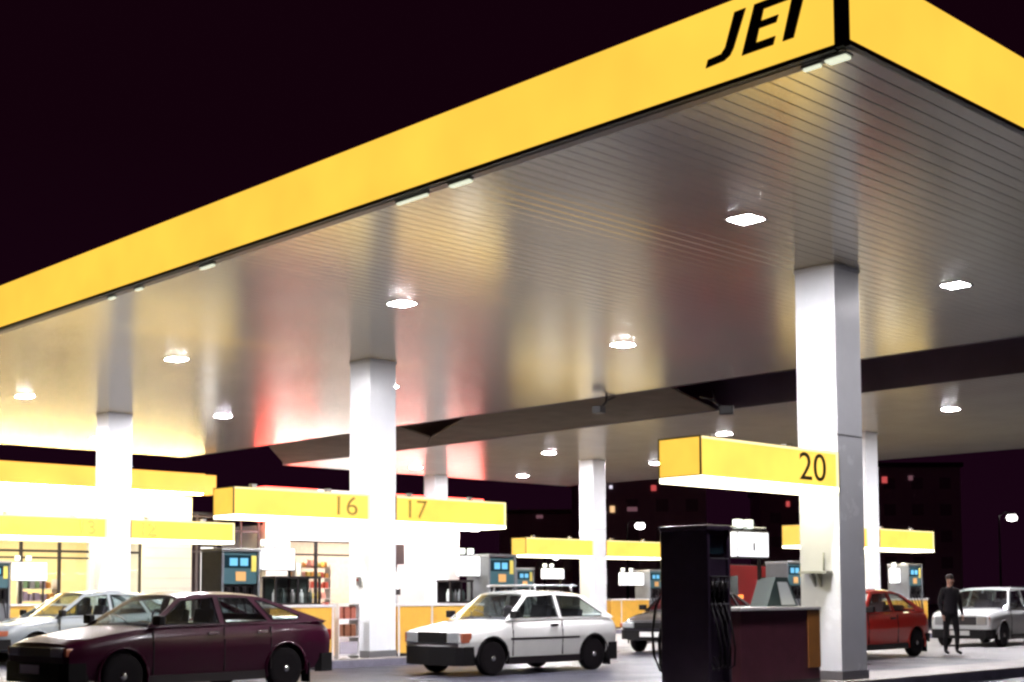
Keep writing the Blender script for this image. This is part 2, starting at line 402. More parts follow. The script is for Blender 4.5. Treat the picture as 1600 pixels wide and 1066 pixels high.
# ------------------------------------------------------------------ overhead pump number signs
def pump_sign(x0, x1, yc, label, nums=(), end=True, zc=(2.66, 3.16)):
    t = thing('pump_number_sign', label, 'sign', ((x0 + x1) / 2, yc, zc[0]), 0, 'yellow lit signs with pump numbers')
    L = (x1 - x0) / 2; D = .315; hz = zc[1] - zc[0]
    MB().box(-L, L, -D, D, .03, hz).build('light_box', M_sign, t)
    MB().box(-L - .012, -L - .001, -D, D, .035, hz - .005).build('end_panel', M_signend, t)
    f = MB()
    for a in (-D - .006, D - .01): f.box(-L - .016, -L + .01, a, a + .016, .03, hz + .006)
    f.box(-L - .016, -L - .0005, -D + .01, D - .01, hz - .012, hz + .006); f.box(-L - .016, -L - .0005, -D + .01, D - .01, .026, .04)
    f.build('end_frame', mat('sign_frame_olive', (.12, .08, .02), .5), t)
    MB().box(-L, L, -D, D, -.03, .029).build('under_diffuser', M_signunder, t)
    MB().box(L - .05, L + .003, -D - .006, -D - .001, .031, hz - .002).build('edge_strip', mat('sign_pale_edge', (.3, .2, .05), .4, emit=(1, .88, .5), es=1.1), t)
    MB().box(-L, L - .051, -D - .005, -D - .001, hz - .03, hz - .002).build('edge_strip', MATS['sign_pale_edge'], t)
    for k in (-.6, .5): MB().box(L * k - .05, L * k + .05, -.05, .05, hz, hz + .09).build('bracket', M_steel, t)
    for tx, nx, wd, hgt in nums:
        text_mesh(tx, 'number', M_numbers, t, hgt, wd, lambda u, v, d, nx=nx: Vector((nx - (x0 + x1) / 2 + u, -D - .003 - d, (hz - hgt) / 2 + .02 + v)), .006)
    return t
M_numbers = mat('sign_number_dark', (.03, .018, .004), .5)
M_numfaint = mat('sign_number_olive', (.30, .19, .02), .5)
pump_sign(12.70, XC - .312, YA, 'yellow sign with number 20 cantilevered from the nearest column', [('20', 14.72, .60, .36)])
M_numbers = M_numfaint
XL, XR = XC - .312, XC + .312
pump_sign(12.69, XL, YB, 'yellow sign with number 16 left of the middle column', [('16', 14.87, .46, .34)])
pump_sign(XR, 19.1, YB, 'yellow sign with number 17 right of the middle column', [('17', 16.55, .46, .34)])
M_numbers = mat('sign_number_pale', (.55, .36, .05), .5)
pump_sign(12.69, XL, YC, 'yellow sign left of the left column, in front of the shop window', [('13', 14.95, .36, .32)])
pump_sign(XR, 19.15, YC, 'yellow sign right of the left column, ending behind sign 16', [('12', 16.55, .36, .32)])
pump_sign(29.65, XD - .312, YC, 'blank yellow sign left of the slim column', zc=(2.5, 3.06))
pump_sign(XD + .312, 36.3, YC, 'blank yellow sign right of the slim column', zc=(2.5, 3.06))
pump_sign(29.65, XD - .312, YB, 'yellow sign stub just left of the nearest column', zc=(2.5, 3.06))
pump_sign(XD + .312, 36.3, YB, 'yellow sign above the red car, right of the nearest column', zc=(2.5, 3.06))

# ------------------------------------------------------------------ fuel pumps
def make_pump(wd, dp, label, dark=False, loc=(0, 0, .15), hoses=True):
    t = thing('fuel_pump', label, 'fuel pump', loc, 0, 'fuel pumps on the islands')
    body = M_pumpdark if dark else M_pump; w2, d2 = wd / 2, dp / 2; Ht = 1.96
    MB().box(-w2 + .03, w2 - .03, -d2 + .03, d2 - .03, 0, .1).build('plinth', M_dark, t)
    MB().box(-w2 + .04, w2 - .04, -d2 + .08, d2 - .08, .1, 1.0, bev=.01).build('lower_cabinet', body, t)
    mb = MB()
    for sx in (-1, 1): mb.box(*sorted((sx * w2, sx * (w2 - .05))), -d2, d2, .08, Ht - .06, bev=.012)
    mb.build('side_panel', body, t)
    MB().box(-w2 - .01, w2 + .01, -d2 - .01, d2 + .01, Ht - .06, Ht, bev=.012).build('top_cap', body if dark else M_steel, t)
    MB().box(-w2 + .05, w2 - .05, -d2 + .03, d2 - .03, 1.35, Ht - .06).build('display_head', M_pumpdark if dark else M_pumpteal, t)
    MB().box(-w2 + .05, w2 - .05, -d2 + .12, d2 - .12, 1.0, 1.35).build('nozzle_bay', M_dark, t)
    for s in (-1, 1):
        y = s * (d2 - .03)
        MB().box(-w2 + .07, w2 - .16 * wd - .03, *sorted((y, y + s * .008)), 1.62, 1.84).build('display_glass', M_screen, t)
        if not dark:
            for k in (0, 1):
                x = -w2 + wd * (.22 + .27 * k); MB().box(x, x + wd * .2, *sorted((y + s * .009, y + s * .014)), 1.66, 1.79).build('price_tile', M_blue, t)
            MB().box(w2 - wd * .22, w2 - wd * .09, *sorted((y + s * .001, y + s * .012)), 1.56, 1.84).build('yellow_label', M_yellowlab, t)
            MB().box(-w2 + wd * .38, -w2 + wd * .64, *sorted((y + s * .001, y + s * .01)), 1.40, 1.56).build('orange_label', M_orangelab, t)
        for k in range(4):
            x = -w2 + wd * (.18 + .21 * k)
            nz = MB(); yy = s * (d2 - .1)
            nz.box(x - .02, x + .02, *sorted((yy, yy + s * .07)), 1.1, 1.3, bev=.008)
            nz.tube([(x, yy + s * .05, 1.12), (x + .01, yy + s * .1, 1.2), (x + .01, yy + s * .1, 1.3)], .014)
            nz.build('nozzle', M_rubber if k % 2 else M_dark, t)
            if hoses:
                hx = [x, x, x + .02, x + .03, x + .02, x]; hy = [d2 - .05, d2 + .06, d2 + .1, d2 + .08, d2, d2 - .06]; hz = [1.1, .8, .5, .3, .25, .4]
                MB().tube([(a, s * b, c) for a, b, c in zip(hx, hy, hz)], .013, 6).build('hose', M_rubber, t)
    return t
pA = make_pump(.44, .72, 'dark fuel pump standing near, at the head of the island', True, (13.01, 10.3, .15))
# drooping hose on the far side of the near pump
MB().tube([(-.1, .36, 1.25), (-.12, .52, 1.0), (-.12, .58, .7), (-.12, .56, .4), (-.1, .48, .22), (-.06, .38, .17)], .017, 8).build('hose', M_rubber, pA)
MB().tube([(-.16, .36, .9), (-.17, .44, .6), (-.16, .43, .3), (-.12, .36, .12)], .015, 8).build('hose', M_rubber, pA)
for k in range(4): MB().box(-.14 + k * .085, -.085 + k * .085, -.366, -.355, 1.29, 1.335).build('grade_label', M_paper if k % 2 else M_steel, pA)
for z in (1.02, 1.345, 1.56): MB().box(-.17, .17, -.372, -.362, z, z + .012).build('trim_bar', M_steel, pA)
MB().tube([(.1, -.05, 1.94), (.7, -.05, 1.975), (1.38, -.05, 1.975)], .012).build('top_rail', M_steel, pA)
P0 = make_pump(.77, .66, 'grey pump with blue price tiles behind the maroon car', False, (12.84, 20.28, .15))
for x, y, l in [(19.0, YB, 'grey pump with blue price tiles behind the white hatchback'), (12.9, YC, 'grey pump at the far left behind the silver car'),
                (19.0, YC, 'grey pump right of the left column, behind the nearer pump'),
                (29.3, YB, 'grey green pump just left of the nearest column'), (35.2, YB, 'grey green pump under the white board behind the person'),
                (29.6, YC, 'pump left of the slim column behind the white hatchback roof'), (35.9, YC, 'pump beside the near dark pump, above the dark car'),
                ]:
    dup(P0, (x, y, .15), None, l)

# lit white boards with two little lamps on top
def board(x0, x1, y, z0, z1, label, loc=None):
    t = thing('price_board', label, 'lit board', ((x0 + x1) / 2, y, .15), 0, 'white lit boards above the islands')
    h = (x1 - x0) / 2; z0 -= .15; z1 -= .15
    MB().box(-h - .02, h + .02, -.05, .05, z0 - .02, z1 + .02, bev=.008).build('board_frame', M_steel, t)
    MB().box(-h, h, -.058, -.051, z0, z1).build('lit_face', M_board, t)
    MB().box(-h - .028, -h - .021, -.045, .045, z0, z1).build('lit_end', M_board, t)
    MB().box(h - .04, h - .0, .052, .09, 0, z1 - .05).build('post', M_dark, t)
    for k in (-.8, -.1): MB().box(h * k - .045, h * k + .045, -.05, .05, z1 + .05, z1 + .16, bev=.012).build('spot_lamp', M_spot, t)
    for k in (-.8, -.1): MB().box(h * k - .012, h * k + .012, -.012, .012, z1 + .02, z1 + .05).build('spot_stem', M_dark, t)
    return t
def small_mark(t, h):
    pass
bA = board(13.76, 14.38, YA, 1.76, 2.06, 'lit white board beside the near dark pump')
text_mesh('i', 'pictogram', mat('board_grey_mark', (.35, .35, .37), .5), bA, .15, .05, lambda u, v, d: Vector((-.02 + u, -.059 - d, 1.68 + v)), .003)
board(13.45, 14.12, YB, 1.76, 2.12, 'lit white board right of the pump behind the maroon car')
board(18.12, 18.78, YB, 1.68, 2.06, 'lit white board left of the pump behind the white hatchback')
board(13.5, 14.25, YC, 1.68, 2.08, 'lit white board at the far left above the silver car')
board(34.45, 35.95, YB, 1.58, 1.98, 'lit white board above the red car tail')
board(34.4, 35.6, YC, 1.6, 2.0, 'lit white board between slim column and near pump')
board(30.7, 31.6, YC, 1.8, 2.1, 'lit white board above the white hatchback roof, left of slim column')

# island cabinets (waist-high, orange-yellow, pale top)
def cabinet(x0, x1, yc, label, panel, seams=(), end=None, zt=1.13):
    t = thing('island_cabinet', label, 'cabinet', ((x0 + x1) / 2, yc, .15), 0, 'waist-high cabinets on the islands')
    h = (x1 - x0) / 2; d = .29; zt -= .15
    MB().box(-h, h, -d, d, 0, zt - .045).build('body', panel, t)
    MB().box(-h - .02, h + .02, -d - .02, d + .02, zt - .045, zt, bev=.006).build('top', M_countertop, t)
    f = MB()
    for s in seams: f.box(s - (x0 + x1) / 2 - .02, s - (x0 + x1) / 2 + .02, -d - .008, -d - .001, 0, zt - .046)
    if seams: f.build('seam_strip', M_countertop, t)
    MB().box(-h - .004, h + .004, -d - .004, d + .004, 0, .06).build('kick_board', M_dark, t)
    if end: MB().box(h - .27, h + .002, -d - .012, -d - .002, .2, zt - .05).build('end_panel', end, t)
    return t
cabinet(13.45, 15.14, YA, 'dark plum cabinet with pale top beside the near pump', M_counterplum, end=M_counterbrown)
cabinet(13.45, 14.84, YB, 'orange cabinet behind the tail of the maroon car', M_counter, [14.8])
cabinet(16.3, 18.5, YB, 'orange cabinet with white seam behind the bonnet of the white hatchback', M_counter, [17.15, 16.33])
cabinet(13.3, 15.3, YC, 'orange cabinet seen through the silver car windows', M_counter, [13.9])
cabinet(33.6, 35.6, YC, 'orange cabinet right of the slim column', M_counter, [34.1])
cabinet(34.3, 35.9, YB, 'orange cabinet under the pump behind the person', M_counter)
# narrow goods rack between the cabinet and the middle column
t = thing('goods_rack', 'narrow white rack of brown goods left of the middle column', 'rack', (15.2, YB - .1, .15))
mb = MB()
for x in (-.24, .22): mb.box(x, x + .02, -.15, .15, 0, 1.0)
for z in (.05, .38, .7, .98): mb.box(-.22, .22, -.15, .15, z, z + .02)
mb.build('frame', M_countertop, t)
for z, m in ((.40, 'rack_brown'), (.72, 'rack_red')):
    for x in (-.16, 0, .14):
        tag(MB().box(-.055, .055, -.1, .1, 0, .22, bev=.01).build('goods_box', mat(m, (.22, .08, .04) if 'brown' in m else (.4, .12, .08), .5), loc=(15.2 + x, YB - .1, .15 + z)), 'brown goods box in the narrow rack' if 'brown' in m else 'reddish goods box on the upper shelf of the narrow rack', 'box', 'goods in the narrow rack')
MB().box(-.2, .2, -.14, .14, .08, .3).build('bin', mat('bin_lilac', (.42, .38, .44), .5), t)
# glass display cases
def display_case(x0, x1, yc, z0, z1, label, mi=False):
    t = thing('display_case', label, 'display case', ((x0 + x1) / 2, yc, z0), 0, 'glass display cases on the cabinets')
    h = (x1 - x0) / 2; d = .2; q = z1 - z0; f = MB(); b = .035
    for x in (-h, -.018, h - b): f.box(x, x + b, -d, -d + b, 0, q)
    for x in (-h, h - b): f.box(x, x + b, d - b, d, 0, q)
    f.box(-h + b, h - b, -d + .002, d - .002, 0, .03); f.box(-h - .01, h + .01, -d - .01, d + .01, q, q + .04); f.build('frame', M_dark, t)
    MB().box(-h + b, -.02, -d + .01, -d + .016, .03, q).build('pane', M_shopglass, t); MB().box(.02, h - b, -d + .01, -d + .016, .03, q).build('pane', M_shopglass, t)
    MB().box(-h + b, h - b, d - .02, d - .01, .03, q).build('back_board', M_dark if mi else M_tin, t)
    for k in range(5):
        x = -h + .1 + k * (2 * h - .2) / 4
        tag(MB().lathe([(.03, 0), (.035, .02), (.035, .17), (.014, .2), (.014, .24)], 10).build('oil_bottle', [M_paper, M_tin, M_steel][k % 3], loc=((x0 + x1) / 2 + x, yc - .02, z0 + .032)), 'small bottle standing in the glass case ' + label.split(' case ')[1], 'bottle', 'bottles in the display cases')
display_case(13.62, 14.6, YB, 1.135, 1.6, 'dark framed display case above the maroon car tail')
display_case(17.7, 18.3, YB, 1.135, 1.55, 'black display case on the cabinet behind the white hatchback', True)
# leaflet stand on the near cabinet
t = thing('leaflet_stand', 'dark wedge-shaped stand holding a pale sheet on the plum cabinet', 'stand', (14.5, YA - .05, 1.132))
MB().prism([(-.33, 0), (-.14, .37), (.12, .37), (.34, 0)], 1, -.12, .14).build('wedge', M_tin, t)
MB().prism([(-.02, .02), (-.11, .31), (.10, .31), (.28, .02)], 1, -.128, -.121).build('sheet', M_paper, t)
# thin pole with a dark box beside the middle column
t = thing('service_post', 'thin post with a dark box at its head, right of the middle column', 'post', (17.1, 21.0, .0))
MB().tube([(0, 0, 0), (0, 0, 1.9)], .025).build('pole', M_steel, t); MB().box(-.14, .14, -.08, .08, 1.9, 2.3, bev=.01).build('box', mat('dark_box', (.08, .05, .07), .5), t)
MB().box(-.06, .06, -.05, .05, 1.3, 1.42).build('valve', M_dark, t)

# ------------------------------------------------------------------ shop
YS = 44.0
def wallfn(x, z, d): return Vector((x, YS + d, z))
shop = thing('shop_building', 'white shop with a glowing yellow band above wide windows, at the left', 'building', (0, 0, 0))
MB().panel([(2, 0), (26.2, 0), (26.2, 4.98), (2, 4.98)], [[(4, .5), (22.2, .5), (22.2, 3.15), (4, 3.15)], [(23.2, .3), (24.2, .3), (24.2, 3.15), (23.2, 3.15)]], wallfn, .2).build('front_wall', M_shopwhite, shop)
MB().box(2, 26.2, YS + .2, YS + 6, 4.9, 5.0).build('roof', M_dark, shop)
MB().box(26.0, 26.2, YS + .2, YS + 6, 0, 4.9).build('side_wall', M_shopwhite, shop)
MB().box(1.8, 26.15, YS - .95, YS - .02, 4.99, 5.7).build('yellow_band', M_band, shop)
MB().box(26.3, 26.8, YS - .65, YS - .02, 4.99, 5.7).build('yellow_band', M_band, shop)
MB().box(26.0, 27.0, YS - .02, YS + .15, 5.2, 5.5).build('band_rail', M_dark, shop)
MB().box(2, 26.1, YS - .9, YS - .65, 4.95, 4.985).build('eave_fill', mat('eave_fill', (.8, .8, .8), .4, emit=(1, .83, .38), es=95), shop)  # added glowing strip: brightens the wall and yellows its reflection in the soffit
mu = MB()
for x in (7, 10, 13, 16.4, 19.8, 21.15): mu.box(x - .05, x + .05, YS + .05, YS + .13, .5, 3.15)
mu.box(4, 22.2, YS + .04, YS + .14, 2.80, 2.88); mu.box(4, 22.2, YS + .04, YS + .14, 2.58, 2.64)
mu.box(24.12, 24.2, YS + .05, YS + .13, .3, 3.15); mu.box(23.2, 24.1, YS + .05, YS + .13, 2.8, 2.88)
mu.build('window_frame', M_dark, shop)
MB().box(4, 22.2, YS + .085, YS + .095, .5, 3.15).build('window_pane', M_shopglass, shop)
MB().box(23.2, 24.12, YS + .085, YS + .095, .3, 3.15).build('window_pane', M_shopglass, shop)
g = MB()
for k in range(12): g.box(24.3, 26.2, YS - .006, YS - .001, .5 + k * .36, .508 + k * .36)
g.build('wall_joint', M_steel, shop)
MB().box(3, 26, YS + 5, YS + 5.1, 0, 4.9).build('back_wall', M_cream, shop)
for x in (8, 13, 18, 23):
    MB().box(x - 1.3, x + 1.3, YS + 1.6, YS + 2.1, 3.9, 3.95).build('ceiling_lamp', mat('shop_ceiling_lamp', (.8, .8, .8), .4, emit=(1, .93, .75), es=85), shop)
MB().box(3, 26, YS + .2, YS + 5, 3.96, 4.0).build('ceiling', M_cream, shop)

shop2 = thing('shop_building', 'second white shop section with a red lit fascia, behind sign 16', 'building', (0, 0, 0))
MB().panel([(29.4, 0), (39.3, 0), (39.3, 4.1), (29.4, 4.1)], [[(30.5, .9), (33.9, .9), (33.9, 3.45), (30.5, 3.45)]], wallfn, .2).build('front_wall', M_shopwhite, shop2)
MB().box(28.9, 31.3, YS - .7, YS - .02, 4.12, 5.42).build('red_fascia', M_red, shop2)
MB().box(31.3, 33.9, YS - .7, YS - .02, 4.12, 5.42).build('white_logo_field', M_redwhite, shop2)
MB().box(33.9, 40.1, YS - .7, YS - .02, 4.12, 5.42).build('red_fascia', M_red, shop2)
MB().box(29.4, 39.3, YS + .2, YS + 6, 4.0, 4.1).build('roof', M_dark, shop2)
MB().box(29.4, 29.6, YS + .2, YS + 6, 0, 4.0).build('side_wall', M_shopwhite, shop2); MB().box(39.1, 39.3, YS + .2, YS + 6, 0, 4.0).build('side_wall', M_shopwhite, shop2)
MB().box(29.5, 39.9, YS - .66, YS - .42, 4.06, 4.11).build('eave_fill', mat('white_eave_fill', (.8, .8, .8), .4, emit=(1, .92, .86), es=55), shop2)  # added glowing strip that brightens the second shop's front
mu = MB(); mu.box(31.74, 31.86, YS + .05, YS + .13, .9, 3.45); mu.box(30.5, 33.9, YS + .05, YS + .13, 3.38, 3.45); mu.box(30.5, 33.9, YS + .05, YS + .13, 2.86, 2.93)
mu.build('window_frame', M_dark, shop2); MB().box(30.5, 33.9, YS + .085, YS + .095, .9, 3.45).build('window_pane', M_shopglass, shop2)
MB().box(29.6, 39.1, YS + 4, YS + 4.1, 0, 4.0).build('back_wall', mat('shop_pink_wall', (.78, .60, .52), .6, noise=.15), shop2)
for x in (31.5, 36): MB().box(x - 1.2, x + 1.2, YS + 1.5, YS + 2, 3.85, 3.9).build('ceiling_lamp', MATS['shop_ceiling_lamp'], shop2)

# dark link between the two shops
lk = thing('shop_link', 'dark recessed passage with steel frames between the two shop sections', 'passage', (0, 0, 0))
MB().box(26.25, 29.35, YS + 3.0, YS + 3.2, 0, 4.4).build('rear_wall', mat('passage_wall', (.05, .035, .045), .7, noise=.3, nscale=2), lk)
MB().box(26.25, 29.35, YS + .3, YS + 3.0, 4.3, 4.4).build('roof', M_dark, lk)
mb = MB()
for x in (26.5, 27.3, 28.4, 29.2): mb.box(x, x + .07, YS + .2, YS + .27, 0, 4.3)
for z in (2.9, 3.7, 4.2): mb.box(26.3, 29.3, YS + .2, YS + .27, z, z + .06)
mb.build('steel_frame', mat('passage_frame', (.14, .12, .13), .5), lk)
t = thing('door_light', 'small white lit doorway in the passage left of the grey pump', 'lit door', (26.75, YS + .1, 0))
MB().box(0, .55, .2, .24, 1.0, 3.1).build('pane', mat('door_glow', (.8, .8, .8), .5, emit=(1, .98, .95), es=1.6), t); MB().box(-.04, 0, .18, .26, .2, 3.2).build('jamb', M_dark, t)

# shelves with goods in the shop windows
def shelf(x, y, w_, label, n, cols, hz=1.9):
    t = thing('shop_shelf', label, 'shelf', (x, y, 0), 0, 'shelf units inside the shop')
    mb = MB()
    for s in (-w_ / 2, w_ / 2 - .04): mb.box(s, s + .04, -.2, .2, 0, hz)
    for z in [.3 + k * .42 for k in range(int(hz / .42))]: mb.box(-w_ / 2 + .04, w_ / 2 - .04, -.2, .2, z, z + .03)
    mb.build('rack', M_countertop, t)
    for z in [.33 + k * .42 for k in range(int(hz / .42))][1:]:
        xx = -w_ / 2 + .1
        while xx < w_ / 2 - .2:
            ww = random.uniform(.1, .22); hh = random.uniform(.16, .32); c = random.choice(cols)
            m = mat('packet_' + c[0], c[1], .5)
            tag(MB().box(0, ww, -.12, .1, 0, hh).build('goods_packet', m, loc=(x + xx, y, z)), c[0] + ' goods packet on ' + label, 'packet', 'packets on the shop shelves')
            xx += ww + random.uniform(.02, .12)
warm = [('red', (.6, .08, .05)), ('pink', (.8, .35, .3)), ('orange', (.8, .35, .08)), ('yellow', (.8, .6, .15))]
cool = [('lilac', (.45, .35, .5)), ('grey', (.4, .42, .45)), ('green', (.25, .4, .2)), ('orange', (.8, .35, .08))]
shelf(22.0 - 1.0, YS + 1.4, 1.3, 'the shelf in the window left of the left column', 3, cool)
shelf(19.2, YS + 1.6, 1.6, 'the shelf behind the window at the far left', 3, warm + cool)
shelf(31.1, YS + 1.4, 1.1, 'the shelf in the left pane of the red fascia shop', 3, warm, 2.6)
shelf(32.7, YS + 1.5, 1.5, 'the shelf in the right pane of the red fascia shop', 3, warm, 2.6)

# ------------------------------------------------------------------ cars (local: x forward, y left)
def cat(pts, n):      # piecewise smooth resample of station list by x
    out = []
    for i in range(len(pts) - 1):
        p0, p1, p2, p3 = pts[max(i - 1, 0)], pts[i], pts[i + 1], pts[min(i + 2, len(pts) - 1)]
        for k in range(n):
            t = k / n
            out.append([.5 * (2 * b + (c - a) * t + (2 * a - 5 * b + 4 * c - d) * t * t + (3 * b - a - 3 * c + d) * t ** 3) for a, b, c, d in zip(p0, p1, p2, p3)])
            out[-1][0] = p1[0] + (p2[0] - p1[0]) * t
    out.append(list(pts[-1])); return out
def lerp_tab(tab, x):
    for (a, b), (c, d) in zip(tab, tab[1:]):
        if x <= c: return b + (d - b) * max(0, min(1, (x - a) / (c - a)))
    return tab[-1][1]
def make_wheel(r=.285, w_=.165):
    ty = MB().lathe([(r * .66, -w_ / 2), (r * .93, -w_ / 2), (r, -w_ / 2 + .025), (r, w_ / 2 - .025), (r * .93, w_ / 2), (r * .66, w_ / 2)], 28, 'Y').build('wheel', M_rubber)
    rm = MB(); rm.lathe([(r * .66, -w_ / 2 + .01), (r * .66, w_ / 2 - .015), (r * .6, w_ / 2 - .035), (r * .3, w_ / 2 - .03), (r * .2, w_ / 2 - .005), (.03, w_ / 2)], 24, 'Y')
    rm.build('rim', M_rim, ty)
    for k in range(8):
        a = math.pi * k / 4; v = MB(); v.tube([(r * .46 * math.cos(a), w_ / 2 - .05, r * .46 * math.sin(a)), (r * .46 * math.cos(a), w_ / 2 - .028, r * .46 * math.sin(a))], .019, 10); v.build('rim_vent', M_dark, ty)
    hb = MB().lathe([(.05, w_ / 2 - .012), (.048, w_ / 2 + .01), (.02, w_ / 2 + .015)], 12, 'Y').build('hub_cap', M_chrome, ty)
    return ty
WH = {}
def add_wheel(parent, x, y, r, side):
    if r not in WH:
        o = make_wheel(r); WH[r] = o; first = True
    else: first = False
    if first: q = WH[r]
    else:
        q = WH[r].copy(); COL.objects.link(q)
        for ch in WH[r].children: c = ch.copy(); COL.objects.link(c); c.parent = q
    q.parent = parent; q.location = (x, y, r); q.rotation_euler = (0, 0, 0 if side > 0 else math.pi)
def car(sp, label, loc, rz, paint, cat_='car', extras=None):
    t = thing(sp['name'], label, cat_, loc, rz)
    sq = sp.get('squash', 1); q0 = sp['belt']; f_ = lambda L: [(x, q0 + (z - q0) * sq if z > q0 else z) for x, z in L]
    sp = dict(sp, cabin=f_(sp['cabin']), win=[f_(k) for k in sp['win']], top=q0 + (sp['top'] - q0) * sq)
    hw = sp['W'] / 2; fa, ra, r = sp['fa'], sp['ra'], sp.get('r', .285)
    st = cat(sp['st'], 4)
    rings = []
    mb = MB()
    def sec(x, zb, zt, k):
        w0 = hw * k; h = zt - zb; cr = .025
        half = [(0, zb), (w0 * .80, zb), (w0 * .92, zb + .03), (w0 * .975, zb + h * .22), (w0 * .99, zb + h * .42), (w0 * 1.0, zb + h * .55), (w0 * 1.0, zb + h * .60), (w0 * .985, zb + h * .78), (w0 * .955, zt - h * .09), (w0 * .90, zt - h * .02), (w0 * .6, zt + cr * .7), (0, zt + cr)]
        return half + [(-y, z) for y, z in half[-2:0:-1]]
    for x, zb, zt, k in st: rings.append([mb.b.verts.new((x, y, z)) for y, z in sec(x, zb, zt, k)])
    n = len(rings[0])
    for A, B in zip(rings, rings[1:]):
        for i in range(n): mb.b.faces.new((A[i], A[(i + 1) % n], B[(i + 1) % n], B[i]))
    mb.b.faces.new(rings[0][::-1]); mb.b.faces.new(rings[-1])
    body = mb.build('body', [paint, M_dark], t)
    # wheel arches cut out with cylinders
    cut = MB()
    for ax in (fa, ra):
        for s in (1, -1): cut.lathe([(r + .055, s * (hw - .24)), (r + .055, s * (hw + .3))], 28, 'Y', c=(ax, 0, r + .015), mi=1)
    co = cut.build('cut', [paint, M_dark]); co.parent = t
    md = body.modifiers.new('b', 'BOOLEAN'); md.object = co; md.operation = 'DIFFERENCE'; md.solver = 'EXACT'
    bpy.context.view_layer.update()
    me = bpy.data.meshes.new_from_object(body.evaluated_get(bpy.context.evaluated_depsgraph_get()))
    body.modifiers.clear(); body.data = me; bpy.data.objects.remove(co)
    b = bmesh.new(); b.from_mesh(me)
    for f in b.faces: f.smooth = True
    for e in b.edges:
        if len(e.link_faces) == 2 and e.calc_face_angle(0) > R(32): e.smooth = False
    b.to_mesh(me); b.free()
    if len(me.materials) < 2: me.materials.append(M_dark)
    # black arch lips
    for ax in (fa, ra):
        for s in (1, -1):
            lip = MB(); k = [q[3] for q in st if abs(q[0] - ax) < .3]; yy = hw * (sum(k) / len(k))
            lip.tube([(ax + (r + .06) * math.cos(a), s * (yy - .004), r + .015 + (r + .06) * math.sin(a)) for a in [R(-18 + 216 * i / 14) for i in range(15)]], .016, 6)
            lip.build('wheel_arch_lip', sp.get('lip', paint), t)
    for ax in (fa, ra):
        for s in (1, -1): add_wheel(t, ax, s * (hw - .10), r, s)
    # cabin
    zb, ztop = sp['belt'], sp['top']
    wb = hw * .935; wr = sp.get('wr', hw * .72)
    def yof(z): return wb - (wb - wr) * max(0, z - zb) / (ztop - zb)
    g = sp['cabin']            # outer polygon: A base, A top, roof..., rear base
    for s in (1, -1):
        MB().panel(g, sp['win'], lambda x, z, d, s=s: Vector((x, s * (yof(z) - d), z)), .03).build('side_frame', paint, t)
        for wn in sp['win']:
            MB().panel(wn, [], lambda x, z, d, s=s: Vector((x, s * (yof(z) - .014 - d), z)), .005).build('side_window', M_glass, t)
            MB().tube([(x, s * (yof(z) + .001), z) for x, z in list(wn) + [wn[0], wn[1]]], .009, 6).build('window_gasket', M_plastic, t)
    top = g[1:-1]
    def zl(x):
        tab = sorted([(p[0], p[1]) for p in top]); return lerp_tab(tab, x)
    xa, xr = top[0][0], top[-1][0]
    rf = MB()
    nu, nv = 14, 8; F = []; Bk = []
    for i in range(nu + 1):
        x = xa + (xr - xa) * i / nu; z = zl(x); y = yof(z) + .002
        F.append([rf.b.verts.new((x, y * (-1 + 2 * j / nv), z + .04 * (1 - (-1 + 2 * j / nv) ** 4) + .0)) for j in range(nv + 1)])
        Bk.append([rf.b.verts.new((x, y * (-1 + 2 * j / nv) * .96, z - .02 + .02 * (1 - (-1 + 2 * j / nv) ** 4))) for j in range(nv + 1)])
    for i in range(nu):
        for j in range(nv):
            rf.b.faces.new((F[i][j], F[i + 1][j], F[i + 1][j + 1], F[i][j + 1])); rf.b.faces.new((Bk[i][j], Bk[i][j + 1], Bk[i + 1][j + 1], Bk[i + 1][j]))
        rf.b.faces.new((F[i][0], Bk[i][0], Bk[i + 1][0], F[i + 1][0])); rf.b.faces.new((F[i][nv], F[i + 1][nv], Bk[i + 1][nv], Bk[i][nv]))
    for j in range(nv):
        rf.b.faces.new((F[0][j], F[0][j + 1], Bk[0][j + 1], Bk[0][j])); rf.b.faces.new((F[nu][j], Bk[nu][j], Bk[nu][j + 1], F[nu][j + 1]))
    rf.build('roof', paint, t, smooth=40)
    def screen(p0, p1, nm, bulge):
        m = MB()
        def f(u, v):
            x = p0[0] + (p1[0] - p0[0]) * u; z = p0[1] + (p1[1] - p0[1]) * u; y = (yof(z) - .045) * (-1 + 2 * v)
            return Vector((x + bulge * (1 - (-1 + 2 * v) ** 2) * (1 - .4 * u), y, z + .01 + .025 * u * (1 - (-1 + 2 * v) ** 2)))
        nu_, nv_ = 4, 10
        A = [[m.b.verts.new(f(i / nu_, j / nv_)) for j in range(nv_ + 1)] for i in range(nu_ + 1)]
        for i in range(nu_):
            for j in range(nv_): q = m.b.faces.new((A[i][j], A[i + 1][j], A[i + 1][j + 1], A[i][j + 1])); q.smooth = True
        m.build(nm, M_glass, t)
    screen(g[0], g[1], 'windscreen', .07)
    wx0, wx1 = g[0], g[1]
    for s in (.42, -.08):
        pts = []
        for q_, v_ in ((.06, s), (.22, s * .6 - .12), (.34, s * .3 - .30)):
            pts.append((wx0[0] + (wx1[0] - wx0[0]) * q_ + .085, v_, wx0[1] + (wx1[1] - wx0[1]) * q_ + .03))
        MB().tube(pts, .007, 6).build('wiper', M_dark, t)
    rb = g[-1]; rt_ = g[-2]; k = sp.get('rw', 1.0)
    low = (rt_[0] + (rb[0] - rt_[0]) * k, rt_[1] + (rb[1] - rt_[1]) * k)
    screen(low, rt_, 'rear_window', -.03)
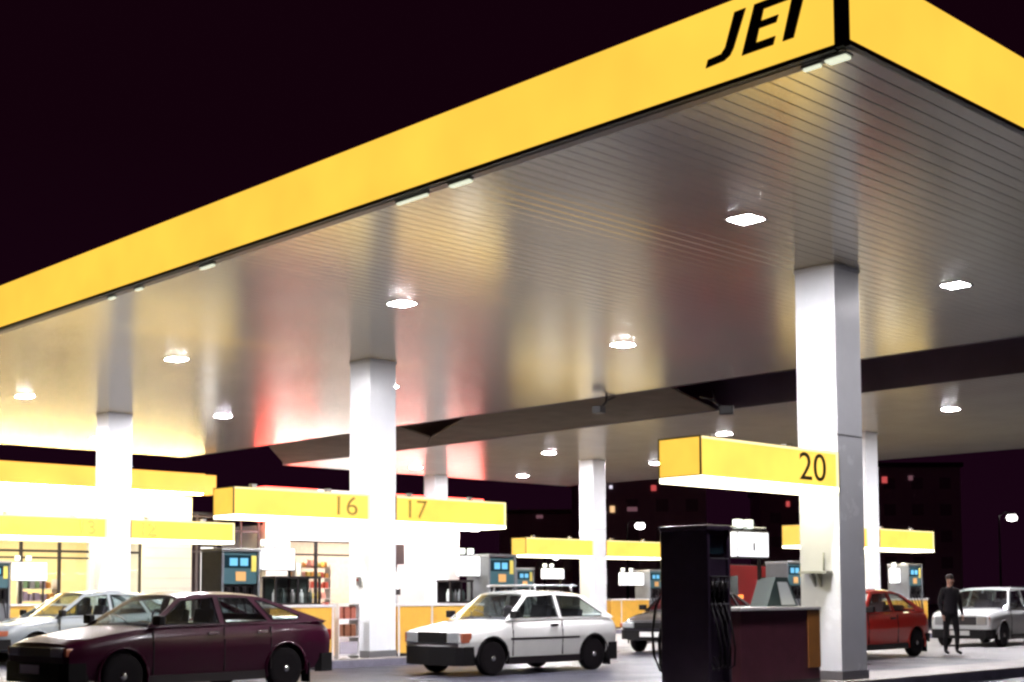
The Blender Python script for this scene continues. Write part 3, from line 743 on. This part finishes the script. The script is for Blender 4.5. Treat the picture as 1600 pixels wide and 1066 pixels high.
    if k < 1:
        m = MB(); y1_, y2_ = yof(rb[1]) - .03, yof(low[1]) - .03
        a = [m.b.verts.new(v) for v in ((rb[0], -y1_, rb[1]), (rb[0], y1_, rb[1]), (low[0], y2_, low[1]), (low[0], -y2_, low[1]))]
        c = [m.b.verts.new(v.co + Vector((.05, 0, -.03))) for v in a]; m.b.faces.new(a); m.b.faces.new(c[::-1])
        for i in range(4): m.b.faces.new((a[i], a[(i + 1) % 4], c[(i + 1) % 4], c[i]))
        m.build('tailgate', paint, t)
    # interior
    sx = sp.get('seat', 0.05)
    for s in (1, -1):
        q = MB(); q.box(sx - .25, sx + .22, s * .34 - .22, s * .34 + .22, .45, .62, bev=.03)
        q.prism([(sx - .25, .55), (sx - .14, .55), (sx - .28, 1.12), (sx - .38, 1.1)], 1, s * .34 - .2, s * .34 + .2)
        q.box(sx - .38, sx - .3, s * .34 - .11, s * .34 + .11, 1.12, 1.27, bev=.02); q.build('seat', M_seat, t)
    q = MB(); q.box(ra - .1 + .25, ra + .75, -.5, .5, .42, .6, bev=.02); q.prism([(ra + .15, .55), (ra + .28, .55), (ra + .12, 1.05), (ra + .02, 1.02)], 1, -.52, .52); q.build('rear_bench', M_seat, t)
    q = MB(); q.box(g[0][0] - .42, g[0][0] - .1, -wb + .1, wb - .1, zb - .14, zb + .03, bev=.02)
    q.tube([(sx + .42 + .03 * math.sin(a), .34 + .17 * math.cos(a), zb + .06 + .15 * math.sin(a)) for a in [2 * math.pi * i / 14 for i in range(15)]], .014, 6, cap=False); q.build('dashboard', M_seat, t)
    # lamps, bumpers, grille
    Fx, Rx = sp['st'][-1][0], sp['st'][0][0]
    bz0, bz1 = sp.get('bump', (.30, .50))
    for nm, X_, s in (('front_bumper', Fx, 1), ('rear_bumper', Rx, -1)):
        m = MB(); pr = []
        prof = [(X_ - s * .24, hw * .955), (X_ - s * .03, hw * .93), (X_ + s * .045, hw * .80), (X_ + s * .07, 0)]
        outer = prof + [(p[0], -p[1]) for p in prof[-2::-1]]; inner = [(p[0] - s * .08, p[1] * .93) for p in outer]
        poly = outer + inner[::-1]; N = len(outer)
        for i in range(N - 1):
            v = [m.b.verts.new(c) for c in ((*outer[i], bz0), (*outer[i + 1], bz0), (*inner[i + 1], bz0), (*inner[i], bz0), (*outer[i], bz1), (*outer[i + 1], bz1), (*inner[i + 1], bz1), (*inner[i], bz1))]
            for q in ((0, 1, 2, 3), (4, 7, 6, 5), (0, 4, 5, 1), (2, 6, 7, 3), (1, 5, 6, 2), (0, 3, 7, 4)): m.b.faces.new([v[k] for k in q])
        bmesh.ops.remove_doubles(m.b, verts=m.b.verts, dist=.0005)
        m.build(nm, sp.get('bmat', M_plastic), t)
    hz0, hz1 = sp.get('head', (.53, .66)); hy0, hy1 = sp.get('heady', (.42, .70)); fx = Fx + .012
    MB().box(fx - .14, fx, -hy0 + .01, hy0 - .01, hz0, hz1, bev=.01).build('grille', sp.get('gmat', M_plastic), t)
    for s in (1, -1):
        MB().box(fx - .16, fx + .012, *sorted((s * hy0, s * hy1)), hz0, hz1, bev=.02).build('headlight', M_headlight, t)
        MB().box(fx - .22, fx - .02, *sorted((s * hy1 + s * .004, s * (hy1 + .075))), hz0 + .01, hz1 - .01, bev=.01).build('indicator', M_amber, t)
        tz0, tz1 = sp.get('tail', (.62, .78))
        MB().box(Rx - .008, Rx + .14, *sorted((s * (hw * .5), s * hw * .86)), tz0, tz1, bev=.02).build('tail_light', M_tail, t)
        # mirror
        mx = g[0][0] - .12
        MB().box(mx - .05, mx + .04, *sorted((s * (wb + .0), s * (wb + .17))), zb + .02, zb + .14, bev=.02).build('wing_mirror', M_plastic, t)
        for hx in sp['handles']:
            MB().box(hx - .08, hx + .08, *sorted((s * (hw * .955), s * (hw + .012))), zb - .12, zb - .085, bev=.006).build('door_handle', sp.get('hmat', M_chrome), t)
    if not sp.get('noplate'): MB().box(Fx + .072, Fx + .082, -.24, .24, bz1 - .14, bz1 - .03).build('number_plate', M_plate, t)
    MB().box(Rx - .04, Rx - .012, -.26, .26, .56, .68).build('number_plate', M_plate, t)
    sm = MB()
    for sx_ in sp['seams']:
        for s in (1, -1):
            for z0_, z1_, k1 in ((.3, .5, .992), (.5, .72, 1.003), (.72, zb - .03, .985)):
                sm.box(sx_ - .006, sx_ + .006, *sorted((s * hw * (k1 - .02), s * (hw * k1 + .003))), z0_, z1_)
    for s in (1, -1):
        if sp.get('strip'): sm.box(ra + r + .1, fa - r - .1, *sorted((s * (hw - .012), s * (hw + .010))), sp['strip'], sp['strip'] + .035)
    sm.build('door_seam', M_dark, t)
    for s in (1, -1): MB().box(ra + r + .06, fa - r - .06, *sorted((s * hw * .86, s * (hw * .978))), .17, .285).build('sill', M_dark, t)
    # flaps
    for s in (1, -1): MB().box(ra - r - .12, ra - r - .1, s * (hw - .1) - .09, s * (hw - .1) + .09, .08, .35).build('mud_flap', M_rubber, t)
    if extras: extras(t, sp)
    return t

HATCH5 = dict(name='hatchback_car', W=1.66, fa=1.32, ra=-1.22, r=.29, belt=.91, top=1.37, wr=.56,
    st=[(-2.10, .36, .74, .80), (-2.06, .30, .84, .88), (-1.92, .26, .93, .94), (-1.5, .22, .945, .985), (-.8, .19, .935, 1), (0, .18, .92, 1), (.7, .18, .905, 1), (1.0, .19, .895, .995), (1.4, .21, .845, .98), (1.85, .25, .765, .945), (2.03, .28, .70, .90), (2.08, .36, .63, .83)],
    cabin=[(.98, .895), (.30, 1.335), (.0, 1.375), (-.6, 1.375), (-1.08, 1.325), (-1.98, .935)],
    win=[[(.80, .935), (.27, 1.285), (-.20, 1.325), (-.20, .945)], [(-.28, .945), (-.28, 1.325), (-.82, 1.31), (-1.00, .965)], [(-1.10, .97), (-.93, 1.285), (-1.06, 1.265), (-1.52, 1.03), (-1.50, .98)]],
    handles=[-.08, -.86], seams=[.88, -.24, -1.0], rw=.8, head=(.55, .67), tail=(.66, .82), seat=.1)
HATCH3 = dict(name='hatchback_car', W=1.56, fa=1.16, ra=-1.16, r=.275, belt=.89, top=1.36, wr=.55,
    st=[(-1.80, .36, .70, .82), (-1.77, .30, .84, .90), (-1.66, .26, .90, .95), (-1.2, .22, .905, .99), (-.5, .19, .90, 1), (.3, .18, .89, 1), (.75, .19, .88, .995), (1.2, .21, .83, .98), (1.6, .25, .765, .95), (1.76, .28, .73, .92), (1.80, .36, .68, .88)],
    cabin=[(.86, .875), (.28, 1.335), (.0, 1.365), (-.7, 1.355), (-1.10, 1.30), (-1.70, .90)],
    win=[[(.70, .92), (.25, 1.285), (-.34, 1.315), (-.34, .925)], [(-.43, .93), (-.43, 1.31), (-.95, 1.28), (-1.42, .97), (-1.38, .93)]],
    handles=[-.2], seams=[.74, -.39], strip=.56, rw=.85, head=(.52, .70), heady=(.38, .66), bump=(.17, .47), tail=(.6, .76), hmat=M_dark, seat=.0)
SALOON = dict(HATCH5, name='parked_car', W=1.6)
RED3 = dict(HATCH3, name='hatchback_car', W=1.6, bump=(.28, .46),
    cabin=[(.86, .875), (.28, 1.315), (.0, 1.345), (-.5, 1.335), (-.85, 1.27), (-1.62, .92)],
    win=[[(.70, .92), (.25, 1.265), (-.30, 1.295), (-.30, .925)], [(-.38, .93), (-.38, 1.29), (-.78, 1.25), (-1.22, .98), (-1.18, .93)]], strip=None)
ESTATE = dict(name='estate_car', W=1.60, fa=1.25, ra=-1.15, r=.28, belt=.90, top=1.40, wr=.60,
    st=[(-1.98, .36, .80, .84), (-1.94, .30, .89, .92), (-1.7, .25, .91, .97), (-1.0, .2, .91, 1), (0, .19, .905, 1), (.8, .19, .90, 1), (1.3, .21, .88, .985), (1.75, .25, .83, .96), (1.88, .28, .79, .93), (1.92, .36, .74, .88)],
    cabin=[(.90, .89), (.52, 1.35), (.3, 1.385), (-1.2, 1.385), (-1.65, 1.34), (-1.86, .90)],
    win=[[(.76, .935), (.46, 1.315), (-.10, 1.345), (-.10, .945)], [(-.18, .945), (-.18, 1.345), (-.80, 1.345), (-.80, .945)], [(-.88, .945), (-.88, 1.345), (-1.52, 1.31), (-1.66, .96)]],
    handles=[-.0, -.7], seams=[.82, -.14, -.84], rw=.95, head=(.52, .72), heady=(.40, .64), bump=(.2, .42), tail=(.55, .8), seat=.1)

def paint(n, c, r_=.28): return mat(n, c, r_, coat=1, noise=.06, nscale=3)
def rack(t, sp):
    k = MB()
    for s in (1, -1): k.tube([(.18, s * .5, 1.445), (-1.0, s * .5, 1.445)], .016, 8)
    for x in (.12, -.15, -.42, -.69, -.95): k.tube([(x, -.52, 1.45), (x, .52, 1.45)], .014, 8)
    for x in (.0, -.85):
        for s in (1, -1): k.tube([(x, s * .5, 1.445), (x, s * .54, 1.32)], .014, 6)
    k.build('roof_rack', mat('rack_pale', (.6, .6, .62), .35, metal=.3), t)
MAROON = dict(HATCH5, squash=.88, cabin=[(.98, .895), (.40, 1.325), (.1, 1.375), (-.5, 1.375), (-.92, 1.335), (-1.98, .935)],
    win=[[(.82, .935), (.37, 1.275), (-.14, 1.325), (-.14, .945)], [(-.23, .945), (-.23, 1.325), (-.70, 1.315), (-.93, .965)], [(-1.03, .97), (-.83, 1.285), (-.96, 1.265), (-1.50, 1.03), (-1.48, .98)]],
    handles=[-.0, -.80], seams=[.90, -.185, -.95], heady=(.40, .66), gmat=M_dark, bump=(.22, .48))
car(MAROON, 'dark maroon five-door hatchback, nearest car at the lower left', (9.72, 16.65, 0), R(183), mat('maroon_paint', (.034, .0008, .0130), .28, coat=.12, spec=.25, noise=.06, nscale=3))
car(dict(HATCH3, squash=.93, lip=M_plastic, noplate=True), 'white three-door hatchback with a roof rack, black bumpers and side strip', (16.25, 16.78, 0), R(178.5), paint('white_paint', (.80, .80, .80)), extras=rack)
car(dict(HATCH5, name='parked_car', belt=.90), 'silver grey car at the left edge, half hidden by the maroon car', (12.9, 25.8, 0), R(180), paint('silver_paint', (.24, .27, .29)))
car(SALOON, 'dark car behind the white hatchback, front lamps towards the camera', (25.0, 19.9, 0), R(193), paint('black_paint', (.006, .004, .009)))
car(RED3, 'bright red three-door hatchback right of the nearest column', (24.35, 15.23, 0), R(181), paint('red_paint', (.85, .05, .032)))
car(dict(ESTATE, gmat=M_dark), 'white estate car at the right edge behind the person', (32.3, 16.2, 0), R(184), paint('estate_white_paint', (.82, .84, .85)))

# red van further back
def van():
    t = thing('delivery_van', 'red box-sided van seen between the near pump and the nearest column', 'van', (30.6, 23.2, 0), R(180))
    red = mat('van_red_paint', (.2, .005, .012), .6, spec=.2)
    MB().prism([(-2.2, .35), (-2.25, 1.0), (-2.15, 2.02), (.9, 2.06), (1.35, 1.85), (1.85, 1.12), (2.2, 1.0), (2.25, .4)], 1, -.86, .86).build('body', red, t)
    for s in (1, -1):
        MB().prism([(.55, 1.2), (.55, 1.78), (1.2, 1.74), (1.6, 1.2)], 1, *sorted((s * .862, s * .87))).build('side_window', M_screen, t)
        MB().box(-2.1, .95, *sorted((s * .3, s * .84)), 2.062, 2.075).build('reflection_cover', M_dark, t) if s < 0 else MB().box(-2.1, .95, -.298, .84, 2.062, 2.075).build('reflection_cover', M_dark, t)  # dark sheet added so the red roof does not mirror in the soffit
        MB().box(-2.262, -2.24, *sorted((s * .6, s * .8)), .8, 1.2).build('tail_light', M_tail, t)
        MB().box(-.9, -.86, *sorted((s * .861, s * .866)), .5, 1.9).build('door_seam', M_dark, t)
        MB().box(.36, .56, *sorted((s * .862, s * .90)), 1.16, 1.26).build('side_lamp', mat('van_side_lamp', (.7, .25, .05), .3, emit=(1, .25, .05), es=1.6), t)
        for x in (-1.35, 1.4): add_wheel(t, x, s * .78, .31, s)
    MB().prism([(1.37, 1.80), (1.84, 1.16), (1.86, 1.17), (1.39, 1.82)], 1, -.7, .7).build('windscreen', M_screen, t)
    MB().box(2.2, 2.32, -.84, .84, .3, .5, bev=.02).build('front_bumper', M_plastic, t)
van()

# ------------------------------------------------------------------ person in dark clothes
def person():
    P_ = {'pel': ((0, 0, .93), .135), 'bel': ((0, 0, 1.08), .125), 'che': ((0, .01, 1.28), .15), 'ncb': ((0, .0, 1.45), .07), 'nck': ((0, -.01, 1.51), .052), 'hd0': ((0, -.02, 1.58), .075), 'hd1': ((0, -.015, 1.66), .09), 'hd2': ((0, -.01, 1.72), .06),
          'nose': ((0, -.115, 1.615), .014), 'chin': ((0, -.075, 1.555), .035)}
    E_ = [('pel', 'bel'), ('bel', 'che'), ('che', 'ncb'), ('ncb', 'nck'), ('nck', 'hd0'), ('hd0', 'hd1'), ('hd1', 'hd2'), ('hd0', 'nose'), ('hd0', 'chin')]
    for s, n in ((1, 'l'), (-1, 'r')):
        fwd = .1 if s > 0 else -.06
        P_.update({n + 'hip': ((s * .09, 0, .86), .095), n + 'kne': ((s * .11, -fwd * .6, .48), .062), n + 'ank': ((s * .12, -fwd * .4 + .02, .09), .042), n + 'toe': ((s * .14, -fwd * .4 - .13, .04), .035),
                   n + 'sho': ((s * .18, .01, 1.40), .07), n + 'elb': ((s * .25, .03, 1.13), .047), n + 'wri': ((s * .24, -.07, .90), .03), n + 'plm': ((s * .235, -.09, .83), .032)})
        E_ += [('pel', n + 'hip'), (n + 'hip', n + 'kne'), (n + 'kne', n + 'ank'), (n + 'ank', n + 'toe'), ('che', n + 'sho'), (n + 'sho', n + 'elb'), (n + 'elb', n + 'wri'), (n + 'wri', n + 'plm')]
        for k, (dy, ln) in enumerate(((-.028, .075), (-.010, .085), (.010, .08), (.027, .062))):
            P_[n + 'f%d' % k] = ((s * .235, -.09 + dy, .83 - ln * .55), .009); P_[n + 'g%d' % k] = ((s * .225, -.10 + dy, .83 - ln), .008)
            E_ += [(n + 'plm', n + 'f%d' % k), (n + 'f%d' % k, n + 'g%d' % k)]
        P_[n + 'th'] = ((s * .22, -.135, .82), .010); E_.append((n + 'plm', n + 'th'))
    keys = list(P_); me = bpy.data.meshes.new('person'); me.from_pydata([P_[k][0] for k in keys], [(keys.index(a), keys.index(b)) for a, b in E_], [])
    o = bpy.data.objects.new('person', me); COL.objects.link(o)
    o.modifiers.new('s', 'SKIN'); sd = me.skin_vertices[0].data
    for i, k in enumerate(keys): sd[i].radius = (P_[k][1], P_[k][1]); sd[i].use_root = (k == 'pel')
    su = o.modifiers.new('u', 'SUBSURF'); su.levels = 2; su.render_levels = 2
    bpy.context.view_layer.update()
    m2 = bpy.data.meshes.new_from_object(o.evaluated_get(bpy.context.evaluated_depsgraph_get())); o.modifiers.clear(); o.data = m2
    m2.materials.clear()
    for m in (mat('dark_jacket', (.007, .004, .008), .9), mat('dark_trousers', (.005, .003, .005), .9), mat('skin', (.42, .24, .18), .55), M_rubber): m2.materials.append(m)
    for p in m2.polygons:
        c = p.center; p.use_smooth = True
        p.material_index = 3 if c.z < .1 else 2 if (c.z > 1.49 or (c.z < .875 and abs(c.x) > .19)) else 1 if c.z < .95 and abs(c.x) < .2 else 0
    o.scale = (.95, .95, .95); o.location = (26.35, 14.15, 0); o.rotation_euler = (0, 0, R(-30))
    tag(o, 'person in dark jacket and trousers standing behind the red car', 'person')
    b = MB(); b.b.free(); b.b = bmesh.new(); bmesh.ops.create_uvsphere(b.b, u_segments=16, v_segments=10, radius=.1)
    for v in b.b.verts: v.co = Vector((v.co.x * .92, v.co.y * 1.02 + .012, v.co.z * .85))
    bmesh.ops.delete(b.b, geom=[v for v in b.b.verts if v.co.z < -.03 and v.co.y < .03], context='VERTS')
    b.build('hair', mat('dark_hair', (.03, .02, .02), .8), o, smooth=60, loc=(0, -.01, 1.685))
    j = MB(); j.lathe([(.165, .88), (.17, .95), (.155, 1.1), (.178, 1.3), (.13, 1.44), (.075, 1.48)], 20)
    for v in j.b.verts: v.co.y *= .78
    j.build('jacket', MATS['dark_jacket'], o)
person()

# ------------------------------------------------------------------ beyond the station: blocks, lamps, hedge
def block(x, y, w_, d, h, rz, label, wins):
    t = thing('apartment_block', label, 'building', (x, y, 0), R(rz))
    MB().box(-w_ / 2, w_ / 2, -d / 2, d / 2, 0, h).build('wall', M_night, t)
    MB().box(-w_ / 2 - .3, w_ / 2 + .3, -d / 2 - .3, d / 2 + .3, h, h + .5).build('roof_edge', M_dark, t)
    n = int(w_ / 3.2); W0 = None
    for i in range(n):
        for k in range(int(h / 3)):
            u = -w_ / 2 + 1.2 + i * 3.2; z = 1 + k * 3; 
            if W0 is None: W0 = MB().box(0, 1.3, -.03, -.01, 0, 1.3).build('window', mat('night_window', (.3, .25, .3), .3), t, loc=(u, -d / 2, z))
            else: q = W0.copy(); COL.objects.link(q); q.parent = t; q.location = (u, -d / 2, z)
    for u, z, c, ww, hh in wins:
        m = mat('lit_window_' + c, (.4, .3, .2), .5, emit={'y': (1, .62, .3), 'r': (.9, .12, .12), 'w': (.9, .85, 1), 'd': (.35, .16, .2)}[c], es={'y': .9, 'r': .55, 'w': .9, 'd': .35}[c])
        MB().box(u - ww * .3, u + ww * .3, -d / 2 - .06, -d / 2 - .035, z + hh * .2, z + hh * .85).build('lit_window', m, t)
fwv = Vector((math.cos(yaw), math.sin(yaw), 0)); rtv = Vector((math.sin(yaw), -math.cos(yaw), 0))
def far(px, d):        # a far point on the ground seen in the column px of the photograph, d metres ahead
    return fwv * d + rtv * ((px - 800) / 2130 * d)
def blk(px, d, w_, dp, h, rz, label, pix):
    c = far(px, d); t0 = R(rz); ax = Vector((math.cos(t0), math.sin(t0), 0)); nrm = Vector((math.sin(t0), -math.cos(t0), 0)); wins = []
    for X_, Y_, col, ww, hh in pix:
        dr = fwv + rtv * ((X_ - 800) / 2130); o = c + nrm * dp / 2; k = o.dot(nrm) / dr.dot(nrm); pnt = dr * k
        wins.append(((pnt - o).dot(ax), EYE + (929 - Y_) / 2130 * k - hh / 2, col, ww, hh))
    block(c.x, c.y, w_, dp, h, rz, label, wins)
blk(995, 150, 13, 12, 13.4, -40, 'dark apartment block with a few lit windows, between slim and nearest columns', [(1022, 764, 'r', .9, .9), (957, 797, 'y', .8, 1.0), (988, 797, 'd', 1.8, .7), (955, 762, 'w', .5, .5)])
blk(1236, 175, 9, 12, 14, -48, 'dark block behind the nearest column with a red lit window', [(1232, 790, 'r', .7, 1.0)])
blk(1408, 160, 10, 12, 15.5, -42, 'dark apartment block right of the nearest column, one red window', [(1384, 753, 'r', 1.0, 1.1), (1425, 750, 'd', .8, .8)])
blk(846, 170, 10, 12, 11, -46, 'low dark block left of the slim column', [(843, 808, 'd', 1.3, .6)])
def street_lamp(px, py, d, label, rad=.45, es=14):
    c = far(px, d); z = EYE + (929 - py) / 2130 * d
    t = thing('street_lamp', label, 'street lamp', (c.x, c.y, 0), R(46), 'distant street lamps')
    MB().tube([(0, .9, 0), (0, .9, z * .6), (0, .9, z + .1), (0, .5, z + .35), (0, 0, z + .3)], [.09, .07, .05, .045, .04]).build('mast', M_dark, t)
    MB().box(-.18, .18, -.35, .35, z + .14, z + .3, bev=.04).build('lamp_hood', M_dark, t)
    MB().lathe([(.05, z - rad * .55), (rad * .6, z - rad * .4), (rad * .7, z - rad * .05), (rad * .5, z + .14)], 14).build('lens', mat('street_lens', (.9, .9, .9), .3, emit=(1, .96, .9), es=es), t)
street_lamp(1582, 812, 95, 'bright street lamp at the far right in the dark', .5)
street_lamp(1000, 822, 95, 'bright street lamp right of the slim column', .5)
street_lamp(868, 872, 110, 'small street lamp low above the white hatchback', .3)
